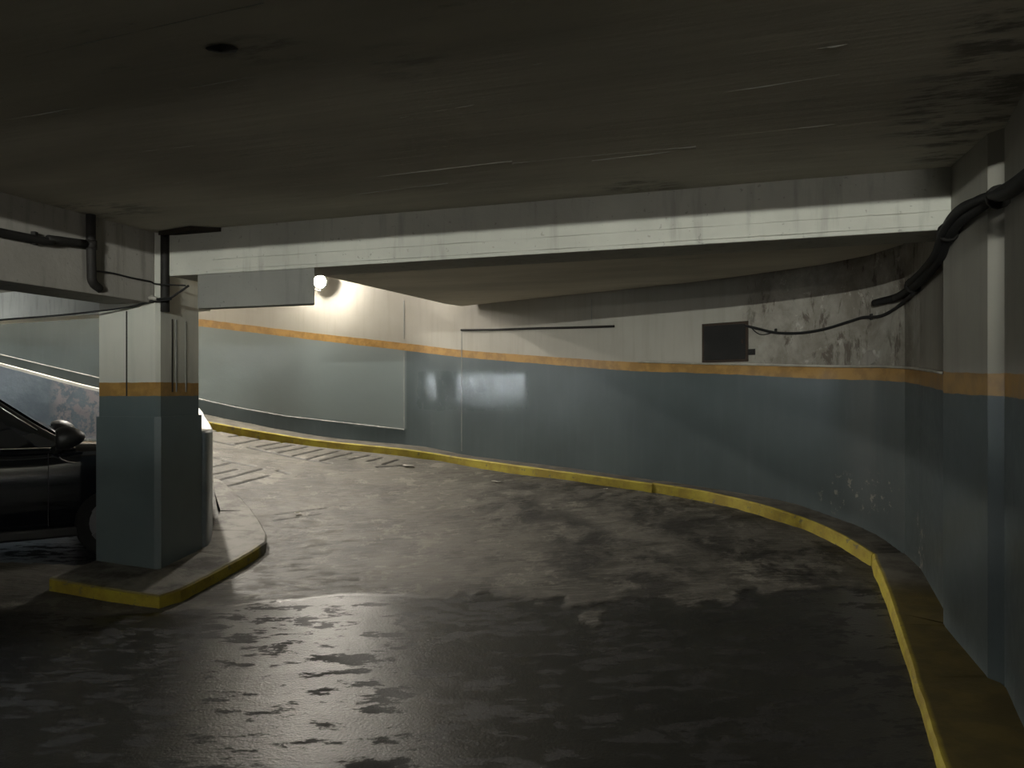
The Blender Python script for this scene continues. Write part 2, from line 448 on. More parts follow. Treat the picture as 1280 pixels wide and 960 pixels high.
# front edge of the ramp concrete, read off the picture and laid on the floor
edge_px = [(150, 770), (330, 752), (420, 742), (520, 746), (640, 742), (700, 760), (740, 775), (790, 748), (860, 752), (920, 742), (1000, 735), (1120, 730)]
ep = [on_floor(x, y) for x, y in edge_px]
ex = np.array([p.x for p in ep]); ey = np.array([p.y for p in ep]); o_ = np.argsort(ex)
edgeY = np.interp(GX, ex[o_], ey[o_])
ragged = (fbm(GX, GY, 2.2, 5) - 0.5) * 0.9 * sstep(GX, -1.0, 0.8) + (fbm(GX, GY, 6, 9) - 0.5) * (0.08 + 0.4 * sstep(GX, -1.0, 0.8))
rampm = sstep(GY - edgeY + ragged, -0.03, 0.03)
# worn tyre path: dark on the right half of the ramp, concrete left bare on the left
wear = sstep(GX + 0.12 * (GY - 5.2) + (fbm(GX, GY, 1.6, 21) - 0.5) * 1.6, -0.1, 0.7) * (1 - 0.8 * sstep(np.abs(GX - (1.0 - 0.55 * (GY - 6.2))), 0.28, 0.05) * (GY < 7.6))
wear = np.clip(wear, 0, 1)
GZ = GZ + rampm * 0.006 + (fbm(GX, GY, 1.2, 33) - 0.5) * 0.012 + rampm * (fbm(GX * 0.5, GY * 3.0, 3.5, 44) - 0.5) * 0.012
# scored grooves
G = [[(190, 185), (262, 176)], [(225, 222), (378, 190)], [(330, 236), (460, 212)], [(375, 250), (512, 227)], [(440, 265), (572, 237)], [(510, 281), (655, 247)], [(580, 297), (730, 258)],
     [(650, 305), (800, 268)], [(795, 300), (882, 279)], [(880, 309), (947, 291)], [(960, 324), (1027, 301)], [(95, 205), (210, 228)], [(285, 240), (420, 270), (692, 320)], [(930, 336), (1062, 329)],
     [(100, 337), (212, 314)], [(95, 376), (222, 351)], [(100, 412), (348, 349)], [(160, 438), (380, 382)], [(95, 288), (140, 296)], [(160, 304), (310, 335)], [(430, 355), (482, 372)], [(110, 160), (180, 152)]]
groove = np.zeros_like(GX)
def seg_dist(a, b):
    ab = np.array([b.x - a.x, b.y - a.y]); L2 = (ab ** 2).sum() + 1e-9
    t = np.clip(((GX - a.x) * ab[0] + (GY - a.y) * ab[1]) / L2, 0, 1)
    return np.hypot(GX - a.x - t * ab[0], GY - a.y - t * ab[1])
for line in G:
    pts = [on_floor(240 + x / 4, 500 + y / 4) for x, y in line]
    for a, b in zip(pts, pts[1:]):
        groove = np.maximum(groove, 1 - sstep(seg_dist(a, b), 0.016, 0.034))
# fine raked ridges beside the island
for k in range(15):
    y = 640 + k * 7.4; x0 = 345 + random.uniform(-6, 25) - max(0, (k - 4)) * 4; x1 = x0 + random.uniform(50, 160)
    a, b = on_floor(x0, y + 4), on_floor(x1, y - 4 + random.uniform(-2, 2))
    groove = np.maximum(groove, 0.55 * (1 - sstep(seg_dist(a, b), 0.006, 0.022)))
GZ = GZ - groove * 0.014
ny, nx = GX.shape
cxm = (GX[:-1, :-1] + GX[1:, 1:]) / 2; cym = (GY[:-1, :-1] + GY[1:, 1:]) / 2
keep = in_poly(cxm, cym, ramp_poly)
idx = np.arange(nx * ny).reshape(ny, nx)
quads = np.stack([idx[:-1, :-1], idx[:-1, 1:], idx[1:, 1:], idx[1:, :-1]], -1)[keep]
used = np.unique(quads); remap = np.full(nx * ny, -1); remap[used] = np.arange(len(used))
quads = remap[quads]
vco = np.stack([GX, GY, GZ], -1).reshape(-1, 3)[used]
me = bpy.data.meshes.new('floor_ramp')
me.vertices.add(len(vco)); me.vertices.foreach_set('co', vco.astype(np.float32).ravel())
me.loops.add(len(quads) * 4); me.loops.foreach_set('vertex_index', quads.astype(np.int32).ravel())
me.polygons.add(len(quads)); me.polygons.foreach_set('loop_start', np.arange(0, len(quads) * 4, 4, dtype=np.int32))
me.update(calc_edges=True); me.polygons.foreach_set('use_smooth', np.ones(len(quads), bool))
me.materials.append(M_floor)
ramp_o = link(bpy.data.objects.new('floor_ramp', me))
set_attr(ramp_o, 'ramp', rampm.ravel()[used]); set_attr(ramp_o, 'wear', wear.ravel()[used]); set_attr(ramp_o, 'groove', groove.ravel()[used])
tag(ramp_o, kind='structure')

# ------------------------------------------------------------------ walls
def wall_strip(name, rows, ztop, step=0.05, zs=0.05):
    """rows: x, y, foot z, band top, band bottom along the wall"""
    rows = np.array(rows); out = [rows[0]]
    for a, b in zip(rows, rows[1:]):
        L = np.hypot(*(b[:2] - a[:2])); k = max(1, int(L / step))
        for j in range(1, k + 1): out.append(a + (b - a) * j / k)
    rows = np.array(out); n = len(rows); m = int((ztop + 0.3) / zs) + 1
    V = []; H = []; zz = np.linspace(0, 1, m)
    for r in rows:
        z0 = max(r[2] - 0.25, -0.02); z = z0 + (ztop - z0) * zz
        V += [(r[0], r[1], q) for q in z]
        H += list((z - (r[3] + r[4]) / 2) / ((r[3] - r[4]) / 2))
    fc = [(i * m + j, (i + 1) * m + j, (i + 1) * m + j + 1, i * m + j + 1) for i in range(n - 1) for j in range(m - 1)]
    o = mesh_obj(name, V, fc, M_wall)
    V = np.array(V); H = np.array(H)
    set_attr(o, 'h', H)
    # seen from the camera position: image column / row, only to place the stains and repairs on the wall
    c = CX + F * V[:, 0] / np.maximum(V[:, 1], 0.3); r_ = HZ - F * (V[:, 2] - EYE) / np.maximum(V[:, 1], 0.3)
    front = V[:, 1] > 2
    damp = sstep(c, 905, 960) * (1 - sstep(c, 1135, 1165)) * (H > 0) * front
    chip = (sstep(c, 1015, 1040) * (1 - sstep(c, 1110, 1130)) * sstep(r_, 585, 605) * (1 - sstep(r_, 632, 645)) * 0.55
            + sstep(c, 1143, 1149) * (1 - sstep(c, 1152, 1160)) * sstep(r_, 630, 655) * 1.1) * front
    sm = np.zeros(len(V))
    for x0, x1, y0, y1 in ((520, 660, 466, 511),):
        sm = np.maximum(sm, sstep(c, x0 - 2, x0 + 12) * (1 - sstep(c, x1 - 8, x1 + 3)) * sstep(r_, y0 - 4, y0 + 4) * (1 - sstep(r_, y1 - 2, y1 + 2)))
    sm = sm * front
    scar = np.interp(c, [0, 60, 122, 180, 248, 300, 360, 430, 505], [443, 457.5, 472, 486, 499, 510, 520.5, 528.5, 537])
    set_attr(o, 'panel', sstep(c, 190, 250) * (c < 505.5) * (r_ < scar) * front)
    set_attr(o, 'damp', damp); set_attr(o, 'chip', chip); set_attr(o, 'smooth', sm)
    return tag(o, kind='structure')
CEIL = EYE + 1.19; CEIL2 = EYE + 1.05; VOID = EYE + 3.8
wall_back = wall_strip('wall_back', back_path, VOID)
wall_right = wall_strip('wall_right', right_rows, CEIL + 0.05)
mesh_obj('wall_left', [(-12, -9, 0), (-12, 12, 0), (-12, 12, VOID), (-12, -9, VOID)], [(0, 1, 2, 3)], M_dirtywhite)['kind'] = 'structure'
mesh_obj('wall_rear', [(-12, -9, 0), (3, -9, 0), (3, -9, CEIL), (-12, -9, CEIL)], [(0, 1, 2, 3)], M_dirtywhite)['kind'] = 'structure'
mesh_obj('wall_side', [(-12, 12, 0), (-9.6, 9.9, 0), (-9.6, 9.9, VOID), (-12, 12, VOID)], [(0, 1, 2, 3)], M_dirtywhite)['kind'] = 'structure'

# ------------------------------------------------------------------ ceilings
bdir = Vector((0.9502, -0.3117, 0)); ndir = Vector((0.3117, 0.9502, 0))
B0 = Vector((-2.5, 5.5, 0)); B1 = Vector((2.42, 3.886, 0))      # foot line of the main beam's front face
def beamline(X): return 5.5 - 0.328 * (X + 2.5)
def grid_poly(name, poly, z, mat, step=0.08):
    xs_ = np.arange(min(p[0] for p in poly) - step, max(p[0] for p in poly) + step, step); ys_ = np.arange(min(p[1] for p in poly) - step, max(p[1] for p in poly) + step, step)
    return xs_, ys_
near_poly = [(-12, -9), (3.2, -9), (3.2, 3.75), (-2.35, beamline(-2.35) + 0.1), (-2.35, 6.1), (-3.3, 8.1), (-6.5, 9.2), (-12, 9.2)]
bm = prism(near_poly, CEIL, CEIL + 0.25)
bmesh.ops.triangulate(bm, faces=[f for f in bm.faces if abs(f.normal.z) > 0.9])
ceil_o = bm_obj('ceiling', bm, M_ceil); tag(ceil_o, kind='structure')
ceil_o.data.attributes.new('stain', 'FLOAT', 'POINT')
# stained areas as thin plaster skins would be wrong: the stain mask is carried by a finer skim coat under the slab
sx = np.arange(-4.5, 3.0, 0.06); sy = np.arange(1.2, 6.2, 0.06)
SX, SY = np.meshgrid(sx, sy)
c_ = CX + F * SX / SY; r_ = HZ - F * 1.19 / SY
def blob(cx_, cy_, rx, ry): return 1 - sstep(np.hypot((c_ - cx_) / rx, (r_ - cy_) / ry), 0.5, 1.0)
stain = np.maximum.reduce([1.0 * blob(1200, 150, 120, 85), blob(1255, 60, 90, 90), 0.6 * blob(330, 62, 90, 22), 0.5 * blob(500, 75, 70, 30), 0.8 * blob(800, 232, 70, 12), 0.7 * blob(120, 262, 110, 14)])
ins = in_poly(SX, SY, [(-4.6, 1.1), (2.9, 1.1), (2.9, beamline(2.9) + 0.2), (-2.5, 5.6), (-4.6, 5.6)])
kq = ins[:-1, :-1] & ins[1:, 1:] & ins[:-1, 1:] & ins[1:, :-1]
ii = np.arange(SX.size).reshape(SX.shape)
qs = np.stack([ii[:-1, :-1], ii[1:, :-1], ii[1:, 1:], ii[:-1, 1:]], -1)[kq]
us = np.unique(qs); rm = np.full(SX.size, -1); rm[us] = np.arange(len(us))
SZ = CEIL - 0.004 + (fbm(SX, SY, 1.0, 71) - 0.5) * 0.006
skim = mesh_obj('skim_coat', np.stack([SX, SY, SZ], -1).reshape(-1, 3)[us], [tuple(q) for q in rm[qs]], M_ceil, ceil_o, True)
set_attr(skim, 'stain', stain.ravel()[us])
# shuttering-board fins left on the soffit, parallel to the beam
fins = [((0, 150), (435, 74)), ((30, 70), (330, 2)), ((160, 190), (250, 180)), ((205, 230), (260, 222)), ((400, 228), (640, 200)), ((415, 245), (560, 228)), ((640, 203), (870, 182)),
        ((770, 135), (1050, 92)), ((660, 80), (720, 70)), ((500, 146), (600, 128)), ((740, 200), (870, 185)), ((1020, 60), (1060, 54)), ((900, 170), (1080, 150))]
for (a, b) in fins:
    A_, B_ = pz(*a, CEIL), pz(*b, CEIL)
    d = (B_ - A_).normalized(); s = Vector((-d.y, d.x, 0)) * 0.004
    n_ = 7; vs = []; fs = []
    for k in range(n_):
        p = A_.lerp(B_, k / (n_ - 1)); hgt = 0.006 * (0.4 + random.random())
        vs += [p + s + Vector((0, 0, 0.004)), p + Vector((0, 0, -hgt)), p - s + Vector((0, 0, 0.004))]
    for k in range(n_ - 1):
        i = k * 3; fs += [(i, i + 1, i + 4, i + 3), (i + 1, i + 2, i + 5, i + 4)]
    mesh_obj('formwork_fin', vs, fs, M_beam, ceil_o)
# spalled hole in the soffit with a torn rim
hb = bmesh.new()
c0 = pz(277, 61, CEIL - 0.008); rim = []
for k in range(14):
    a = 2 * math.pi * k / 14; r = random.uniform(0.8, 1.1)
    rim.append(hb.verts.new(c0 + Vector((0.055 * math.cos(a) * r, 0.034 * math.sin(a) * r, 0))))
tip = hb.verts.new(c0 + Vector((0, 0, -0.012)))
for k in range(14): hb.faces.new((rim[k], rim[(k + 1) % 14], tip))
bm_obj('spalled_patch', hb, M_black, ceil_o)

slab = [(-2.15, 5.72), (-1.70, 6.74), (-0.80, 8.85), (-0.62, 9.12), (0.34, 8.3), (1.15, 7.62), (1.7, 7.15), (2.1, 6.72), (2.55, 6.15), (2.74, 5.72), (2.78, 5.3), (2.68, 4.9), (2.36, 4.05), (2.3, 3.98)]
so = bm_obj('ceiling_ramp', prism(slab, CEIL2, CEIL2 + 0.28), M_ceil); tag(so, kind='structure')
vo = mesh_obj('ceiling_void', [(-12, 3, VOID), (3.6, 3, VOID), (3.6, 12, VOID), (-12, 12, VOID)], [(0, 1, 2, 3)], M_dirtywhite); tag(vo, kind='structure')

# ------------------------------------------------------------------ beams and column
def beam(name, a, b, z0, z1, depth, mat, label, side=1, skew=0.0):
    a = Vector(a); b = Vector(b); d = (b - a).normalized(); s = Vector((-d.y, d.x, 0)) * depth * side
    bm = prism([a, b, b + s + d * skew, a + s], z0, z1, 0.008)
    o = bm_obj(name, bm, mat)
    return tag(o, label, 'beam', 'concrete ceiling beams')
zb = EYE + 0.857
mb = beam('ceiling_beam', B0 - bdir * 0.04, B1, zb, CEIL + 0.01, 0.34, M_beam, 'long whitewashed concrete beam spanning from the painted column to the right wall')
# shuttering-board joints on its face (thin raised lips)
for fz, h_ in ((0.10, 0.006), (0.025, 0.007)):
    a = B0 + bdir * 0.35 + Vector((0, 0, zb + fz)); b = B1 - bdir * 0.02 + Vector((0, 0, zb + fz))
    vs = []; fs = []
    for k in range(30):
        p = a.lerp(b, k / 29) + Vector((0, 0, random.uniform(-0.002, 0.002))); e = h_ * random.uniform(0.2, 1.0)
        vs += [p + Vector((0, 0, 0.004)) + ndir * 0.001, p - ndir * e, p - Vector((0, 0, 0.004)) + ndir * 0.001]
    for k in range(29):
        i = 3 * k; fs += [(i, i + 1, i + 4, i + 3), (i + 1, i + 2, i + 5, i + 4)]
    lip = mesh_obj('board_lip', vs, fs, M_beam, mb)
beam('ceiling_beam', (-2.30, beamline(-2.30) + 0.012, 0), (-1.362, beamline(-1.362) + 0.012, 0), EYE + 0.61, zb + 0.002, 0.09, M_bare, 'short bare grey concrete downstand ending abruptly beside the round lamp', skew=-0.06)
LB = Vector((-2.66, 5.545, 0)); LBn = LB - ndir * 13.5
beam('ceiling_beam', LBn, LB, EYE + 0.662, CEIL + 0.01, 0.40, M_dirtywhite, 'deep dirty beam carrying a black pipe on the left edge of the picture')
beam('ceiling_beam', (-8.6, 10.1, 0), (-3.32, 7.62, 0), EYE + 0.857, CEIL + 0.01, 0.3, M_beam, 'pale far beam glimpsed between column and left edge above the parked car')
beam('ceiling_beam', (-4.6, 1.15, 0), (1.72, -0.92, 0), EYE + 1.062, CEIL + 0.01, 0.3, M_dirtywhite, 'shallow ceiling beam overhead behind the camera')

def ring_with_h(name, poly, zlist, mat, zt, zbnd, parent, chamfer_idx=None):
    V = []; H = []; n = len(poly); fs = []
    for z in zlist:
        for p in poly:
            V.append((p[0], p[1], z)); H.append((z - (zt + zbnd) / 2) / ((zt - zbnd) / 2))
    for k in range(len(zlist) - 1):
        for i in range(n):
            j = (i + 1) % n
            fs.append((k * n + i, k * n + j, (k + 1) * n + j, (k + 1) * n + i))
    fs.append(tuple(range(n))[::-1]); fs.append(tuple((len(zlist) - 1) * n + i for i in range(n)))
    o = mesh_obj(name, V, fs, mat, parent); set_attr(o, 'h', H); return o
cu = Vector((0.983, -0.184)); cv = Vector((0.184, 0.983))
C0 = Vector((-2.63, 5.54))
def cplan(u, v): p = C0 + cu * u + cv * v; return (p.x, p.y)
column = thing('concrete_column', 'square concrete column painted white, ochre and dark blue on the raised island', 'column')
zt, zbn = EYE + 0.071, EYE - 0.030
ch = 0.025
shaft = ring_with_h('shaft', [cplan(-0.50, 0), cplan(-ch, 0), cplan(0, ch), cplan(0, 0.50), cplan(-0.5, 0.5)], list(np.linspace(EYE - 0.22, zb + 0.0, 40)) + [CEIL], M_col, zt, zbn, column)
e = 0.014
jk = ring_with_h('lower_casing', [cplan(-0.50 - e, -e), cplan(-ch, -e), cplan(e, ch - e), cplan(e, 0.52), cplan(-0.5 - e, 0.52)], list(np.linspace(0.02, EYE - 0.185, 30)), M_col, zt, zbn, column)
jk['label'] = 'thicker dark blue lower casing'
# board joints on the shaft: slim ribs
for face, u in (('f', -0.265), ('r', 0.16), ('r', 0.21), ('r', 0.33)):
    w = 0.005
    zz0, zz1 = (EYE - 0.03, zb - 0.25) if face == 'f' else (EYE - 0.0, zb - 0.3)
    if face == 'f': pl = [cplan(u - w, 0.003), cplan(u - w, -0.004), cplan(u + w, -0.004), cplan(u + w, 0.003)]
    else: pl = [cplan(-0.003, u - w), cplan(0.005, u - w), cplan(0.005, u + w), cplan(-0.003, u + w)]
    bm_obj('board_joint', prism(pl, zz0, zz1), M_pipe if u in (-0.265, 0.16) else M_bare, column)
# dark seep stain in the corner where the beams meet, built as a tube
pp = [Vector((*cplan(0.012, 0.035), z)) for z in np.linspace(EYE + 0.60, CEIL - 0.01, 6)]
bm_obj('seep_stain', tube_bm([p + bdir * 0.02 - ndir * 0.0 for p in pp], 0.032, 10), M_pipe, None, True)
tag(bpy.data.objects['seep_stain'], 'short dark upright seep stain built as a tube in the corner above the column', 'pipe')

# rotten board at the ceiling above the column
p0 = [pz(198, 288, CEIL), pz(238, 281.5, CEIL), pz(262, 283, CEIL), pz(288, 290, CEIL), pz(284, 292, CEIL), pz(230, 292, CEIL)]
bb = prism([(p.x, min(p.y, beamline(p.x) - 0.004) if p.x > -2.5 else p.y) for p in p0], CEIL - 0.035, CEIL - 0.006)
tag(bm_obj('rotten_board', bb, M_board), 'flat dark rotten board under the ceiling above the column', 'board')

# ------------------------------------------------------------------ kerb along the outer wall
kerb = thing('kerb', 'long yellow-fronted concrete kerb following the curved blue wall', 'kerb')
allwall = [tuple(r) for r in back_path] + [tuple(r) for r in right_rows[1:]]
wxy = np.array([(r[0], r[1]) for r in allwall])
# densify the wall line
dense = []
for a, b in zip(wxy, wxy[1:]):
    k = max(1, int(np.hypot(*(b - a)) / 0.03))
    for j in range(k): dense.append(a + (b - a) * j / k)
dense = np.array(dense)
def nearest_wall(p):
    i = int(np.argmin(np.hypot(dense[:, 0] - p.x, dense[:, 1] - p.y))); return Vector((dense[i, 0], dense[i, 1]))
def kerb_segment(pts, olive):
    V = []; Yl = []; Ol = []; fs = []; rs_ = np.random.RandomState(len(pts))
    for i, p in enumerate(pts):
        q = nearest_wall(p); d = (q - Vector((p.x, p.y))); L = d.length; d.normalize()
        wv = (vnoise(np.array([i * 0.35]), np.array([0.3]), 1.0, 8)[0] - 0.5) * 0.010
        e1 = Vector((p.x, p.y)) - d * wv
        q2 = q + d * 0.03
        z = p.z
        V += [(e1.x - d.x * 0.006, e1.y - d.y * 0.006, z - KH - 0.05), (e1.x, e1.y, z - 0.012), (e1.x + d.x * 0.012, e1.y + d.y * 0.012, z), (e1.x + d.x * 0.035, e1.y + d.y * 0.035, z + 0.001), (q2.x, q2.y, z + 0.004), (q2.x, q2.y, z - KH - 0.05)]
        ol_ = olive(p)
        Yl += [1, 1, 1, 0, 0, 0]; Ol += [ol_] * 6
    for i in range(len(pts) - 1):
        for j in range(5): fs.append((i * 6 + j, i * 6 + j + 1, (i + 1) * 6 + j + 1, (i + 1) * 6 + j))
    fs.append(tuple(range(6))); fs.append(tuple((len(pts) - 1) * 6 + j for j in range(6))[::-1])
    o = mesh_obj('kerb_segment', V, fs, M_kerb, kerb)
    set_attr(o, 'yellow', Yl); set_attr(o, 'olive', Ol)
    return o
# knots: kerb_edge[0..1] behind the camera, then KE; corner at KE[5], joint at KE[10]
near_k = catmull(kerb_edge[:8], 10); mid_k = catmull(kerb_edge[7:13], 12); far_k = catmull(kerb_edge[12:], 10)
kerb_segment(near_k, lambda p: 1.0 - float(sstep(np.array(p.y), 4.5, 4.9)))
kerb_segment(mid_k, lambda p: 0.0)
kerb_segment([Vector((p.x, p.y - 0.008, p.z - 0.006)) for p in far_k], lambda p: 0.0)

# ------------------------------------------------------------------ island under the column
def fz(x, y): return float(floor_z(np.array(x), np.array(y)))
isl_edge = [(-3.225, 5.19), (-2.80, 5.075), (-2.345, 4.955), (-2.27, 5.10), (-2.19, 5.55), (-2.10, 6.05), (-2.075, 6.28), (-2.13, 6.47), (-2.28, 6.76), (-2.48, 7.08), (-2.72, 7.42), (-3.0, 7.78), (-3.2, 8.0)]
isl_in = [(-3.15, 7.85), (-2.95, 7.4), (-2.72, 6.95), (-2.62, 6.5), (-2.6, 6.0), (-2.7, 5.7), (-3.1, 5.75), (-3.24, 5.78)]
def resample(pl, st):
    out = [pl[0]]
    for a, b in zip(pl, pl[1:]):
        L = math.hypot(b[0] - a[0], b[1] - a[1]); k = max(1, int(L / st))
        for j in range(1, k + 1): out.append((a[0] + (b[0] - a[0]) * j / k, a[1] + (b[1] - a[1]) * j / k))
    return out
ie = resample(isl_edge, 0.06)
cin = resample(isl_in[::-1], 0.05)
V = []; fs = []; Yl = []
def near_in(p): return min(cin, key=lambda q: (q[0] - p[0]) ** 2 + (q[1] - p[1]) ** 2)
for i, p in enumerate(ie):
    q = near_in(p); d = Vector((q[0] - p[0], q[1] - p[1])).normalized(); z = max(fz(*p), 0) + 0.098 + random.uniform(-0.002, 0.002)
    V += [(p[0], p[1], z - 0.2), (p[0], p[1], z - 0.014), (p[0] + d.x * 0.014, p[1] + d.y * 0.014, z), (p[0] + d.x * 0.05, p[1] + d.y * 0.05, z + 0.004), (q[0], q[1], max(fz(*q), 0) * 0.6 + 0.4 * (z - 0.098) + 0.105)]
    yl = 1.0 if p[1] < 6.2 else 0.0
    Yl += [yl, yl, 0.3 * yl, 0, 0]
for i in range(len(ie) - 1):
    for j in range(4): fs.append((i * 5 + j, (i + 1) * 5 + j, (i + 1) * 5 + j + 1, i * 5 + j + 1))
m_ = len(ie) * 5
V += [(-3.24, 5.78, 0.0), (-3.24, 5.78, 0.1), (-3.14, 5.75, 0.1)]; Yl += [0, 0, 0]
fs.append((0, 1, 2, 3, 4, m_ + 1, m_))
island = mesh_obj('kerb_island', V, fs, M_kerb)
set_attr(island, 'yellow', Yl); set_attr(island, 'olive', [0.0] * len(V)); set_attr(island, 'pale', [1.0] * len(V))
tag(island, 'raised concrete island with yellow front edge carrying the painted column', 'island')

# ------------------------------------------------------------------ low curved wall between ramp and parking bay
ln = nrm2([(p.x, p.y) for p in low_path]); TH = 0.11
# travel is away from the column, so the left of travel is the parking side
V = []; fs = []; H = []
for p, n_ in zip(low_path, ln):
    a = Vector((p.x, p.y)); b = a + n_ * TH
    V += [(a.x, a.y, -0.02), (a.x, a.y, p.z - 0.015), (a.x + n_.x * 0.012, a.y + n_.y * 0.012, p.z), (b.x - n_.x * 0.02, b.y - n_.y * 0.02, p.z), (b.x, b.y, p.z - 0.03), (b.x, b.y, p.z - 0.04), (b.x, b.y, -0.02)]
    H += [-9, -9, 9, 9, 9, -9, -9]  # pale top; its lit rim is painted down onto the parking side
for i in range(len(low_path) - 1):
    for j in range(6): fs.append((i * 7 + j, i * 7 + j + 1, (i + 1) * 7 + j + 1, (i + 1) * 7 + j))
fs.append(tuple(range(7))); fs.append(tuple((len(low_path) - 1) * 7 + j for j in range(7))[::-1])
lowm = NT('low_wall_paint')
tp = lowm.ramp(lowm.attr('h'), 5.0, 8.0)
gn = lowm.ramp(lowm.noise(4, 6, 0.65), 0.35, 0.65)
bl = lowm.mix(gn, (0.085, 0.106, 0.118), (0.13, 0.152, 0.165))
pe = lowm.math('MULTIPLY', lowm.attr('peel'), lowm.ramp(lowm.noise(9, 6, 0.7), 0.44, 0.54))
bl = lowm.mix(lowm.math('MULTIPLY', pe, 0.85), bl, (0.26, 0.215, 0.20))
cc = lowm.mix(tp, bl, (0.30, 0.295, 0.265))
lowm.bump(lowm.noise(20, 5), 0.35, 0.01)
lowm.out(cc, 0.4, 0.5)
low = mesh_obj('low_wall', V, fs, lowm.m)
set_attr(low, 'h', H)
set_attr(low, 'peel', [1.0 if -5.6 < v[0] < -4.85 else 0.0 for v in V])
tag(low, 'low curved dark blue wall with pale top between ramp and parked car', 'low wall')

# ------------------------------------------------------------------ fittings on the back wall
def wall_at(x):                    # wall point and inward normal at an image column
    cols = CX + F * back_path[:, 0] / back_path[:, 1]
    i = int(np.argmin(np.abs(cols - x))); a = back_path[max(i - 1, 0)]; b = back_path[min(i + 1, len(back_path) - 1)]
    t = Vector((b[0] - a[0], b[1] - a[1], 0)).normalized(); n_ = Vector((t.y, -t.x, 0))
    if n_.dot(Vector((-back_path[i][0], -back_path[i][1], 0))) < 0: n_ = -n_
    return Vector((back_path[i][0], back_path[i][1], 0)), t, n_
def on_wall(x, y, off=0.0):
    p, t, n_ = wall_at(x); return Vector((p.x, p.y, EYE - (y - HZ) / F * p.y)) + n_ * off
# dark panel box
p, t, n_ = wall_at(906)
pc = on_wall(906, 428, 0.0)
pb = thing('wall_panel', 'square black service panel set in the white wall above the ochre band', 'panel', pc, math.atan2(t.y, t.x))
wdt, hgt = 0.47, 0.37
bm_obj('frame', box_bm((0, -0.006, 0), (wdt, 0.03, hgt), 0.004), M_boxf, pb)
bm_obj('door', box_bm((0, -0.020, 0), (wdt - 0.045, 0.012, hgt - 0.045), 0.004), M_box, pb)
hb_ = bmesh.new()
for k in (-1, 1): tube_bm([(-wdt / 2 + 0.016, -0.022, k * 0.1 - 0.025), (-wdt / 2 + 0.016, -0.022, k * 0.1 + 0.025)], 0.008, 8, hb_)
hh_ = bm_obj('hinge', hb_, M_boxf, pb)
bm_obj('latch', box_bm((wdt / 2 - 0.05, -0.028, 0), (0.018, 0.012, 0.04), 0.003), M_boxf, pb)
# small outlet
p, t, n_ = wall_at(939)
ob = thing('wall_outlet', 'small dark outlet box beside the black service panel', 'outlet', on_wall(939, 440), math.atan2(t.y, t.x))
bm_obj('cover_plate', box_bm((0, -0.004, 0), (0.075, 0.014, 0.055), 0.004), M_pipe, ob)
so_ = bm_obj('socket', lathe_bm([(0.012, 0), (0.018, 0), (0.018, 0.006), (0.012, 0.006)], 12), M_black, ob)
so_.rotation_euler = (math.pi / 2, 0, 0); so_.location = (0, -0.009, 0)
# broken plaster pocket
p, t, n_ = wall_at(1090)
pk = thing('plaster_patch', 'crumbling raised plaster patch on the damp wall near the corner', 'plaster', on_wall(1090, 448), math.atan2(t.y, t.x))
bm = bmesh.new(); rr = random.Random(2)
ring = [(0.09 * math.cos(a) * rr.uniform(.75, 1.15), 0.075 * math.sin(a) * rr.uniform(.75, 1.15)) for a in [2 * math.pi * k / 12 for k in range(12)]]
o1 = [bm.verts.new((x, 0.01, z)) for x, z in ring]; o2 = [bm.verts.new((x * .85, -0.02, z * .85)) for x, z in ring]
for k in range(12): bm.faces.new((o1[k], o1[(k + 1) % 12], o2[(k + 1) % 12], o2[k]))
bm.faces.new(o2); bm_obj('render_lump', bm, M_dirtywhite, pk)
# ledge crack: dark strip standing for the gap line above the band
bp = [on_wall(x, y, 0.01) for x, y in ((577, 412.5), (620, 412), (670, 410.5), (720, 409.5), (768, 408))]
tag(bm_obj('wall_gap_strip', tube_bm(bp, 0.014, 6), M_pipe), 'thin dark strip standing for a gap line along the white wall above the ochre band', 'gap line')
# pale conduit along the top of the band
cpts = [on_wall(x, y, 0.012) for x, y in ((800, 452), (880, 454.5), (935, 455.5), (1000, 457), (1060, 458), (1100, 458), (1131, 459.5))]
cpts += [Vector((r1[0], r1[1], 0)) + Vector((-0.012, 0, px(1150, 461, r1[1]).z)), Vector((r2[0] - 0.016, r2[1] + 0.05, px(1190, 466, r2[1]).z))]
tag(bm_obj('wall_conduit', tube_bm(catmull(cpts, 4), 0.010, 8), M_conduit, None, True), 'thin pale conduit along the upper edge of the ochre band', 'conduit')
# plaster seams on the wall (vertical joints and a low scar line)
def seam(pts, r, label, name='wall_seam'):
    o = bm_obj(name, tube_bm(pts, r, 6), M_seam, wall_back); return o
M_seam = plain('seam_plaster', (0.27, 0.275, 0.265), 0.7, 0.2)
seam([on_wall(577, y, -0.007) for y in range(412, 567, 8)], 0.010, '')
seam([on_wall(505.5, y, -0.009) for y in range(376, 430, 6)], 0.013, '')
seam([on_wall(505.5, y, -0.007) for y in range(440, 538, 6)], 0.009, '')
seam([on_wall(x, y, -0.002) for x, y in ((0, 443), (60, 457.5), (122, 472), (180, 486), (248, 499), (300, 510), (360, 520.5), (430, 528.5), (505, 537))], 0.011, '')
seam([on_wall(741, y, -0.004) for y in range(374, 408, 6)], 0.008, '')

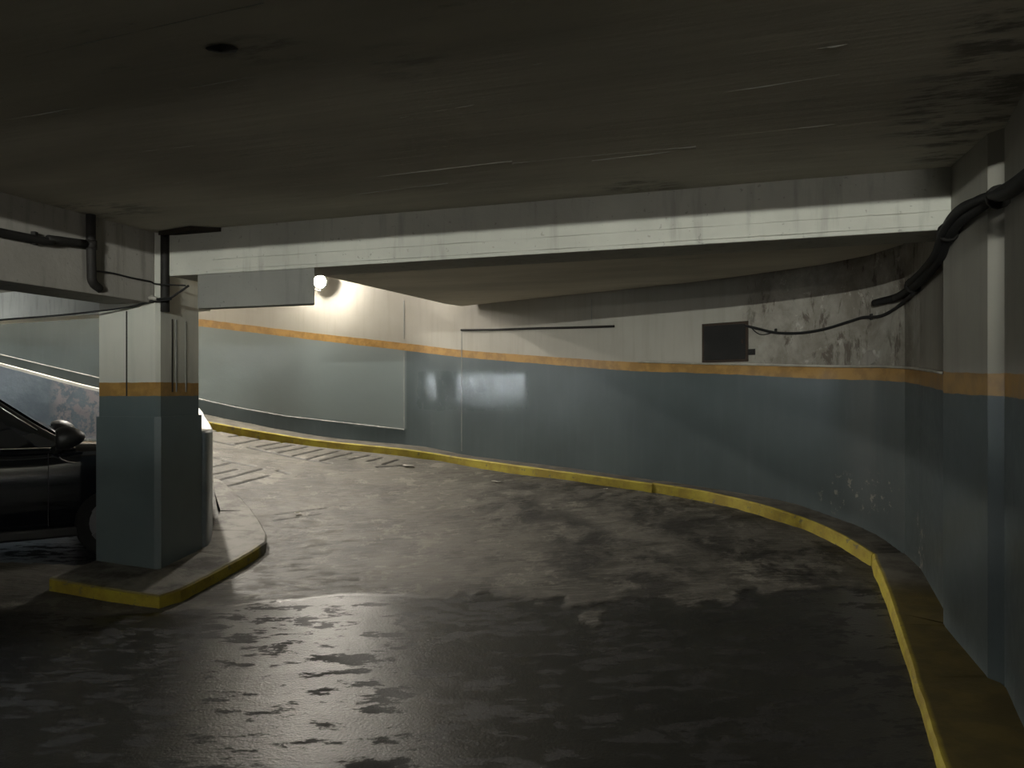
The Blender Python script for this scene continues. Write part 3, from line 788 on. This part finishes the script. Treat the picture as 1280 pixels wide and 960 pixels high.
# ------------------------------------------------------------------ cables
# heavy cable bundle along the right wall
def rwall(x, y, off):
    """point on the right wall line at an image column"""
    rows = [r0, r1, r2, r2b, r3, r3b, r4, r5]; pts = []
    for a, b in zip(rows, rows[1:]):
        for k in range(40):
            s = k / 40; pts.append((a[0] + (b[0] - a[0]) * s, a[1] + (b[1] - a[1]) * s))
    c = [CX + F * q[0] / q[1] for q in pts]; i = int(np.argmin(np.abs(np.array(c) - x))); X, Y = pts[i]
    return Vector((X, Y, EYE - (y - HZ) / F * Y)) + Vector((-0.93, -0.2, 0)).normalized() * off
bund = [(1330, 207), (1283, 240), (1262, 247), (1240, 256), (1215, 270), (1196, 291), (1186, 318), (1168, 341), (1150, 357), (1128, 371), (1101, 382)]
cb = thing('cable_bundle', 'thick black cable bundle sagging along the right wall past the beam end', 'cables')
base = [rwall(x, y, 0.055) if x >= 1131 else on_wall(x, y, 0.05) for x, y in bund]
for k, (oz, on, r, m) in enumerate(((0.022, 0.0, 0.026, 11), (-0.020, 0.012, 0.024, 10), (0.0, 0.038, 0.021, 9), (-0.034, -0.012, 0.016, 9))):
    pts = [p + Vector((-on * 0.9, -on * 0.3, oz * math.cos(i * 0.55 + k) + 0.010 * math.sin(i * 1.3 + k * 2))) for i, p in enumerate(base[:m])]
    o = bm_obj('cable', tube_bm(catmull(pts, 6), r, 10), M_black, cb, True)
for i in (2, 5, 8):
    o = bm_obj('cable_tie', tube_bm([base[i] + Vector((0.0, 0.0, 0)) - (base[i + 1] - base[i]).normalized() * 0.012, base[i] + (base[i + 1] - base[i]).normalized() * 0.012], 0.052, 12), M_pipe, cb, True)
pipe_end = [on_wall(1101, 381, 0.06), on_wall(1120, 374, 0.06), rwall(1140, 363, 0.06)]
thin = [rwall(1150, 366, 0.05), on_wall(1128, 382, 0.03), on_wall(1112, 392, 0.02), on_wall(1098, 396, 0.018), on_wall(1080, 397, 0.018), on_wall(1060, 403, 0.018), on_wall(1030, 412, 0.018), on_wall(1000, 416.5, 0.018), on_wall(972, 416, 0.018), on_wall(950, 411.5, 0.018), on_wall(932, 407, 0.02)]
tc = thing('supply_cable', 'thin black cable drooping from the bundle to the black service panel', 'cable')
bm_obj('cable', tube_bm(catmull(thin, 6), 0.012, 8), M_black, tc, True)
loop = [on_wall(938, 409, 0.015), on_wall(946, 416, 0.015), on_wall(955, 418.5, 0.015), on_wall(965, 416, 0.015)]
bm_obj('stray_loop', tube_bm(catmull(loop, 5), 0.005, 6), M_black, tc, True)
for x, y in ((973, 414), (1092, 396)):
    bm_obj('cable_clip', box_bm(on_wall(x, y, 0.015), (0.016, 0.03, 0.045), 0.003), M_pipe, tc)

# left beam: black pipe, upright pipe, thin wires
def lbeam(x, y, off=0.0):           # on the right-hand face of the left beam
    # face line through LB along ndir ; solve for the column
    k = (x - CX) / F; d = -ndir
    # (LB + s d).x = k (LB + s d).y
    s = (k * LB.y - LB.x) / (d.x - k * d.y); p = LB + d * s
    return Vector((p.x, p.y, EYE - (y - HZ) / F * p.y)) + bdir * off
zp = lbeam(0, 292).z
pts = [lbeam(0, 292, 0.035) - ndir * 8.0, lbeam(0, 292, 0.035) - ndir * 3.0, lbeam(0, 292, 0.035), lbeam(55, 299, 0.035), lbeam(101, 305, 0.035)]
bp_ = thing('black_pipe', 'black horizontal pipe fixed to the deep beam at left edge', 'pipe')
bm_obj('pipe_run', tube_bm(catmull(pts, 4), 0.026, 10), M_pipe, bp_, True)
bm_obj('bracket', box_bm(lbeam(40, 298, 0.02), (0.03, 0.03, 0.08), 0.003), M_pipe, bp_)
up = [lbeam(109, 263, 0.032), lbeam(109, 300, 0.032), lbeam(110, 335, 0.03), lbeam(112, 352, 0.024), lbeam(124, 361, 0.0)]
vp = thing('upright_pipe', 'dark upright pipe stub on the face of the deep left beam', 'pipe')
bm_obj('pipe_run', tube_bm(catmull(up, 4), 0.030, 10), M_pipe, vp, True)
bm_obj('pipe_collar', tube_bm([lbeam(109, 301, 0.032), lbeam(109, 312, 0.032)], 0.037, 12), M_pipe, vp, True)
w1 = [lbeam(113, 339, 0.02), lbeam(135, 341, 0.02), lbeam(160, 347, 0.02), lbeam(185, 352, 0.02)] + [Vector((*cplan(0.0, -0.02), px(206, 354.5, 5.5).z)), B0 + bdir * 0.12 - ndir * 0.012 + Vector((0, 0, px(236, 357, 5.45).z))]
tag(bm_obj('thin_wire', tube_bm(catmull(w1, 6), 0.006, 6), M_black, None, True), 'thin black wire from the upright pipe to the column head', 'wire')
w2 = [Vector((-6.2, 6.2, CEIL - 0.006)), Vector((-5.2, 5.7, EYE + 0.62)), px(-60, 407, 5.2), px(0, 400, 5.3), px(70, 394.5, 5.4), px(122, 389, 5.5), px(160, 384, 5.53), px(186, 377, 5.50), px(204, 375.5, 5.47), px(214, 374, 5.45)]
tag(bm_obj('slack_wire', tube_bm(catmull(w2, 6), 0.007, 6), M_black, None, True), 'slack dark wire hanging below the left beam across the column head', 'wire')
jb = thing('junction_knot', 'small taped wire joint at the head of the column', 'wire joint')
bm_obj('tape_wrap', tube_bm([px(186, 373, 5.49), px(190, 372, 5.48), px(196, 374, 5.47)], [0.012, 0.02, 0.012], 10), M_conduit, jb, True)
bm_obj('wire_tail', tube_bm([px(196, 374, 5.47), px(214, 372, 5.44), px(226, 364, 5.41), px(236, 357, 5.40)], 0.008, 6), M_black, jb, True)

# litter
def scrap(x, y, s, rot, label):
    p = on_floor(x, y); bm = bmesh.new(); rr = random.Random(int(x))
    vs = [bm.verts.new((s * (i % 4 - 1.5) / 1.5 * rr.uniform(.7, 1.1), s * 0.5 * (i // 4 - 1) * rr.uniform(.7, 1.1), 0.006 + rr.uniform(0, 0.012))) for i in range(12)]
    for j in range(2):
        for i in range(3): bm.faces.new((vs[j * 4 + i], vs[j * 4 + i + 1], vs[j * 4 + i + 5], vs[j * 4 + i + 4]))
    bmesh.ops.solidify(bm, geom=bm.faces[:], thickness=0.002)
    o = bm_obj('paper_scrap', bm, M_paper); o.location = p + Vector((0, 0, 0.012)); o.rotation_euler = (0, 0, rot)
    tag(o, label, 'litter', 'paper scraps on the ramp')
scrap(372, 644, 0.035, 0.4, 'small white paper scrap on the ramp just right of the island')
scrap(510, 584, 0.07, -0.3, 'pale paper strip on the ramp beside the far yellow kerb')
scrap(620, 604, 0.06, -0.4, 'flat pale scrap on the dark ramp near the yellow kerb')
scrap(757, 614, 0.025, 0.2, 'tiny pale scrap lying at the foot of the yellow kerb')

# ------------------------------------------------------------------ parked car
def car_paint():
    n = NT('car_paint'); n.out((0.006, 0.007, 0.009), 0.12, 0.5); n.b.inputs['Coat Weight'].default_value = 0.6; n.b.inputs['Coat Roughness'].default_value = 0.05; return n.m
M_car = car_paint()
M_glass = NT('car_glass').out((0.004, 0.005, 0.005), 0.04, 0.6)
M_chrome = NT('chrome').out((0.7, 0.7, 0.7), 0.12, 0.5, 1.0)
M_trim = plain('black_trim', (0.01, 0.01, 0.01), 0.5, 0.4)
M_tyre = plain('tyre', (0.012, 0.012, 0.012), 0.85, 0.2)
M_rim = NT('alloy').out((0.10, 0.10, 0.105), 0.4, 0.5, 1.0)
M_lens = NT('headlamp_lens').out((0.35, 0.37, 0.4), 0.05, 0.6)
M_tail = NT('tail_lens').out((0.25, 0.01, 0.01), 0.1, 0.6)
yaw = math.radians(33)
hd = Vector((math.cos(yaw), math.sin(yaw), 0)); sd = Vector((-math.sin(yaw), math.cos(yaw), 0))
mir = Vector(((78 - CX) / F * 6.30, 6.30, 0))       # plan of the near mirror
# local frame: x forward (0 at the bumper), y to the far side, z up; near side is y = -HW
HW = 0.80; MX = -1.12
origin = mir - hd * MX + sd * (HW + 0.06)
car = thing('parked_car', 'black car with chrome window line parked behind the painted column', 'car', (origin.x, origin.y, 0.0), yaw)
# lower body: sections along x -> list of (half-width, z) from sill to centre line
def lerp_tab(tab, x):
    for a, b in zip(tab, tab[1:]):
        if a[0] <= x <= b[0]:
            t = (x - a[0]) / (b[0] - a[0]); t = t * t * (3 - 2 * t); return a[1] + (b[1] - a[1]) * t
    return tab[0][1] if x < tab[0][0] else tab[-1][1]
top_t = [(-3.75, 0.86), (-3.6, 0.98), (-3.0, 1.0), (-1.3, 0.985), (-1.0, 1.015), (-0.4, 0.985), (-0.1, 0.80), (0.0, 0.62)]
hw_t = [(-3.75, 0.60), (-3.5, 0.76), (-2.6, HW), (-0.9, HW), (-0.45, 0.77), (-0.15, 0.66), (0.0, 0.50)]
sill_t = [(-3.75, 0.34), (-3.5, 0.22), (-0.5, 0.2), (-0.1, 0.24), (0.0, 0.34)]
xs_c = sorted(set([-3.75, -3.7, -3.6, -3.45] + [round(-3.3 + 0.1 * i, 2) for i in range(32)] + [-0.15, -0.08, -0.03, 0.0]))
xs_c = [x for x in xs_c if x <= 0]
V = []; fs = []
prof = [(0.0, 0.0), (0.82, 0.0), (0.94, 0.08), (0.985, 0.30), (1.0, 0.52), (0.995, 0.66), (0.985, 0.78), (0.975, 0.85), (0.955, 0.905), (0.90, 0.95), (0.76, 0.985), (0.0, 1.015)]
np_ = len(prof)
for x in xs_c:
    w, zt_, zs_ = lerp_tab(hw_t, x), lerp_tab(top_t, x), lerp_tab(sill_t, x)
    ring = [(x, -w * a, zs_ + (zt_ - zs_) * b) for a, b in prof] + [(x, w * a, zs_ + (zt_ - zs_) * b) for a, b in prof[-2:0:-1]]
    V += ring
nr = len(prof) * 2 - 2
for i in range(len(xs_c) - 1):
    for j in range(nr):
        k = (j + 1) % nr; fs.append((i * nr + j, i * nr + k, (i + 1) * nr + k, (i + 1) * nr + j))
fs.append(tuple(range(nr))[::-1]); fs.append(tuple((len(xs_c) - 1) * nr + j for j in range(nr)))
body = mesh_obj('body', V, fs, M_car, car, True)
# cabin: sections with lower width at the belt and roof width
cab_t = [(-3.55, 1.0), (-3.3, 1.28), (-2.9, 1.46), (-2.3, 1.52), (-1.85, 1.50), (-1.6, 1.40), (-1.3, 1.17), (-1.02, 0.985)]
def cab_z(x):
    for a, b in zip(cab_t, cab_t[1:]):
        if a[0] <= x <= b[0]: return a[1] + (b[1] - a[1]) * (x - a[0]) / (b[0] - a[0])
V = []; fs = []
cx_ = [-3.55, -3.45, -3.3, -3.1, -2.9, -2.6, -2.3, -2.05, -1.85, -1.7, -1.6, -1.45, -1.3, -1.15, -1.02]
def side_y(z): return HW * 0.955 - max(0, z - 0.97) * 0.36
for x in cx_:
    zt_ = cab_z(x); yb_ = side_y(0.95); yt = side_y(zt_)
    half = [(-yb_, 0.93), (-(yb_ * 0.5 + yt * 0.5), (0.95 + zt_) / 2), (-yt, zt_ - 0.035), (-yt * 0.94, zt_ - 0.008), (-yt * 0.6, zt_ + 0.012), (0, zt_ + 0.02)]
    V += [(x, a, b) for a, b in half] + [(x, -a, b) for a, b in half[-2::-1]]
nc = 11
for i in range(len(cx_) - 1):
    for j in range(nc - 1): fs.append((i * nc + j, i * nc + j + 1, (i + 1) * nc + j + 1, (i + 1) * nc + j))
cabin = mesh_obj('cabin_shell', V, fs, M_car, car, True)
def side_panel(name, pts, mat, off, parent=car):
    """panel on both car sides from x,z outline"""
    for s in (-1, 1):
        bm = bmesh.new()
        a = [bm.verts.new((x, s * (side_y(z) + off), z)) for x, z in pts]; b = [bm.verts.new((x, s * (side_y(z) + off - 0.012), z)) for x, z in pts]
        n = len(pts); bm.faces.new(a); bm.faces.new(b[::-1])
        for i in range(n): bm.faces.new((a[i], a[(i + 1) % n], b[(i + 1) % n], b[i]))
        bm_obj(name, bm, mat, parent)
side_panel('side_window', [(-1.32, 0.985), (-2.15, 0.995), (-2.17, 1.44), (-1.90, 1.43), (-1.70, 1.35)], M_glass, 0.008)
side_panel('side_window', [(-2.25, 0.995), (-3.0, 1.02), (-3.2, 1.20), (-2.9, 1.39), (-2.27, 1.44)], M_glass, 0.008)
side_panel('quarter_trim', [(-1.10, 0.985), (-1.29, 0.985), (-1.40, 1.08), (-1.33, 1.10)], M_trim, 0.006)
# windscreen and rear window
for name, xa, xb in (('windscreen', -1.10, -1.74), ('rear_window', -3.46, -2.98)):
    V = []; fs = []
    for t_ in np.linspace(0, 1, 6):
        x = xa + (xb - xa) * t_; z = cab_z(x); y = side_y(z) * 0.86
        V += [(x + (0.010 if name == 'windscreen' else -0.010), y * q, z + 0.012 + 0.012 * (1 - q * q)) for q in (-1, -0.5, 0, 0.5, 1)]
    for i in range(5):
        for j in range(4): fs.append((i * 5 + j, i * 5 + j + 1, (i + 1) * 5 + j + 1, (i + 1) * 5 + j))
    mesh_obj(name, V, fs, M_glass, car, True)
for s in (-1, 1):
    bm_obj('chrome_strip', tube_bm([(x, s * (side_y(0.97) + 0.012), z) for x, z in ((-1.20, 0.973), (-2.0, 0.980), (-3.0, 1.005), (-3.2, 1.04))], 0.008, 8), M_chrome, car, True)
    bm_obj('roof_rail_trim', tube_bm([(x, s * (side_y(cab_z(x)) + 0.006), cab_z(x) - 0.045) for x in (-1.30, -1.45, -1.6, -1.85, -2.3, -2.9)], 0.006, 6), M_chrome, car, True)
    # wing mirror: stalk, housing, glass
    hb_ = bmesh.new(); bmesh.ops.create_uvsphere(hb_, u_segments=20, v_segments=12, radius=1.0)
    for v in hb_.verts:
        x, y, z = v.co
        sx_ = 0.13 if x < 0 else 0.15
        fl_ = 1.0 if x < 0.15 else 1.0 - 0.25 * (x - 0.15)
        v.co = Vector((max(x, -0.55) * sx_, y * 0.105, (z * 0.10 + 0.0) * fl_ + 0.012 * x))
    mh = bm_obj('mirror_housing', hb_, M_trim, car, True); mh.location = (MX + 0.02, s * (HW + 0.085), 1.06)
    mg = bm_obj('mirror_glass', box_bm((-0.062, 0, 0.0), (0.006, 0.16, 0.12), 0.002), M_glass, mh)
    bm_obj('mirror_stalk', tube_bm([(MX - 0.05, s * (HW - 0.05), 0.955), (MX - 0.03, s * (HW + 0.02), 0.965), (MX - 0.01, s * (HW + 0.07), 1.0)], [0.035, 0.03, 0.028], 10), M_trim, car, True)
    bm_obj('fender_trim', tube_bm([(MX - 0.02, s * (HW + 0.004), 0.90), (MX + 0.0, s * (HW + 0.006), 0.875), (MX + 0.05, s * (HW + 0.006), 0.85), (MX + 0.11, s * (HW + 0.004), 0.838)], 0.006, 6), M_chrome, car, True)
    bm_obj('door_handle', box_bm((-1.95, s * (HW + 0.012), 0.80), (0.20, 0.03, 0.028), 0.01), M_car, car, True)
    bm_obj('door_handle', box_bm((-2.85, s * (HW + 0.012), 0.82), (0.20, 0.03, 0.028), 0.01), M_car, car, True)
    for x in (-1.22, -2.2, -3.05):
        bm_obj('door_seam', box_bm((x, s * (HW - 0.004), 0.62), (0.006, 0.012, 0.62)), M_trim, car)
    bm_obj('side_sill', box_bm((-1.9, s * (HW - 0.03), 0.25), (2.0, 0.06, 0.09), 0.02), M_trim, car)
    bm_obj('headlamp', box_bm((-0.17, s * 0.55, 0.70), (0.20, 0.22, 0.11), 0.035), M_lens, car, True)
    bm_obj('tail_lamp', box_bm((-3.68, s * 0.58, 0.85), (0.12, 0.16, 0.18), 0.03), M_tail, car, True)
    for x in (-0.72, -3.02):
        w_ = bm_obj('wheel', lathe_bm([(0.20, -0.09), (0.29, -0.095), (0.31, -0.07), (0.31, 0.07), (0.29, 0.095), (0.20, 0.09)], 28), M_tyre, car, True)
        w_.rotation_euler = (math.pi / 2, 0, 0); w_.location = (x, s * (HW - 0.085), 0.31)
        rb = lathe_bm([(0.06, 0.07 * -s * -1 * 0 + 0.088), (0.20, 0.075), (0.20, 0.09), (0.06, 0.098)], 24)
        for k in range(5):
            a = 2 * math.pi * k / 5; b_ = box_bm((0.12, 0, 0.094), (0.17, 0.05, 0.016)); bmesh.ops.rotate(b_, cent=(0, 0, 0), matrix=Matrix.Rotation(a, 3, 'Z'), verts=b_.verts)
            mtmp = bpy.data.meshes.new('tmp'); b_.to_mesh(mtmp); b_.free(); rb.from_mesh(mtmp); bpy.data.meshes.remove(mtmp)
        ri = bm_obj('rim', rb, M_rim, w_)
        if s > 0: ri.rotation_euler = (math.pi, 0, 0)
bm_obj('grille', box_bm((-0.03, 0, 0.55), (0.06, 0.62, 0.16), 0.02), M_trim, car)
bm_obj('number_plate', box_bm((0.008, 0, 0.42), (0.012, 0.44, 0.11), 0.004), M_conduit, car)

# ------------------------------------------------------------------ lamps
# round bulkhead lamp on the ramp wall
def bulkhead(x, y, label, strength, r=0.10, col=(1.0, 0.93, 0.82), off=0.0):
    p = px(x, y, wall_at(x)[0].y - off); _, t, n_ = wall_at(x)
    L = thing('bulkhead_lamp', label, 'lamp', p, math.atan2(t.y, t.x), 'bulkhead lamps on the ramp wall')
    base_ = bm_obj('base_ring', lathe_bm([(0.05, 0), (r * 1.02, 0), (r * 1.02, 0.035), (r * 0.9, 0.045), (0.05, 0.045)], 28), M_lampbody, L, True); base_.rotation_euler = (math.pi / 2, 0, 0)
    gp = [(r * 0.92 * math.cos(a), 0.04 + 0.09 * math.sin(a)) for a in np.linspace(0, math.pi / 2 * 0.97, 8)]
    gl = bm_obj('glass_globe', lathe_bm(gp, 28), emis('lamp_glow', col, strength), L, True); gl.rotation_euler = (math.pi / 2, 0, 0)
    if off:
        bm_obj('wall_arm', tube_bm([(0, 0, 0), (0, off * 0.5, 0.0), (0, off + 0.02, 0.06)], 0.014, 8), M_lampbody, L, True)
    cab = [Vector((-0.03, -0.02, -r)), Vector((0.0, -0.05, -r - 0.03)), Vector((-0.10, -0.06, -r + 0.0)), Vector((-0.2, -0.03, -r + 0.06)), Vector((-0.3, -0.015, -r + 0.16))]
    bm_obj('lamp_lead', tube_bm(catmull(cab, 5), 0.006, 6), M_pipe, L, True)
    return L
bulkhead(402.5, 353, 'round glowing bulkhead lamp on the white ramp wall beside the grey downstand', E_BULK, r=0.088, off=0.17)
bulkhead(226, 218, 'added bulkhead lamp high on the ramp wall hidden behind the beam above the column', E_BULK_UP * 1.5)  # unseen lamp added to brighten the ramp wall and floor
bulkhead(15, 215, 'bulkhead lamp further up the ramp wall hidden behind the left beam', E_BULK_UP)
def batten(loc, rz, length, label, strength, col, vertical=False):
    L = thing('fluorescent_batten', label, 'lamp', loc, rz, 'fluorescent battens')
    ax = (0, 0, 1) if vertical else (1, 0, 0)
    if vertical:
        bm_obj('spine', box_bm((-0.05, 0, 0), (0.05, 0.07, length + 0.06), 0.008), M_lampbody, L)
        ends = [(0, 0, -length / 2), (0, 0, length / 2)]
    else:
        bm_obj('spine', box_bm((0, 0, 0.05), (length + 0.06, 0.07, 0.05), 0.008), M_lampbody, L)
        ends = [(-length / 2, 0, 0), (length / 2, 0, 0)]
    bm_obj('tube', tube_bm(ends, 0.016, 10), emis('tube_glow', col, strength), L, True)
    for e_ in ends:
        bm_obj('lamp_holder', box_bm((e_[0] * 1.01 - (0.025 if vertical else 0), e_[1], e_[2] * 1.01 + (0 if vertical else 0.025)), (0.03 if not vertical else 0.07, 0.035, 0.07 if not vertical else 0.03), 0.004), M_lampbody, L)
    return L
def tray(L, length):           # opaque tray added under the tube to keep its light off low surfaces
    bm = bmesh.new()
    pr = [(-0.27, -0.030), (-0.25, -0.050), (0, -0.075), (0.25, -0.050), (0.27, -0.030), (0.25, -0.058), (0, -0.085), (-0.25, -0.058)]
    A_ = [bm.verts.new((-length / 2, y, z)) for y, z in pr]; B_ = [bm.verts.new((length / 2, y, z)) for y, z in pr]
    for k in range(8): bm.faces.new((A_[k], A_[(k + 1) % 8], B_[(k + 1) % 8], B_[k]))
    bm.faces.new(A_); bm.faces.new(B_[::-1]); bm_obj('cutoff_tray', bm, M_lampbody, L)
    for x in (-length * 0.4, length * 0.4): bm_obj('tray_strap', tube_bm([(x, 0.03, 0.05), (x, 0.05, -0.06)], 0.004, 6), M_lampbody, L)
tray(batten((-1.9, -5.4, CEIL - 0.085), math.radians(-18), 1.2, 'fluorescent batten on the ceiling behind the camera', E_BATTEN, (0.97, 1.0, 0.92)), 1.4)
batten((-11.9, 6.2, EYE + 0.35), 0, 0.9, 'upright fluorescent batten added on the far left wall for glints on the ramp wall', E_BAY_GLINT, (0.85, 0.95, 1.0), True)
RB = batten((0, 0, 0), 0, 1.2, 'unseen fluorescent batten added as fill on the rear wall behind the camera', E_REAR_FILL, (1.0, 0.98, 0.92))
RB.location = (-1.2, -8.92, EYE + 0.62); RB.rotation_euler = (math.radians(90), 0, 0)
batten((-7.6, 6.6, CEIL - 0.08), math.radians(20), 1.2, 'fluorescent batten added on the parking bay ceiling to light the far beam', E_BAYC_FILL, (0.92, 0.97, 1.0))
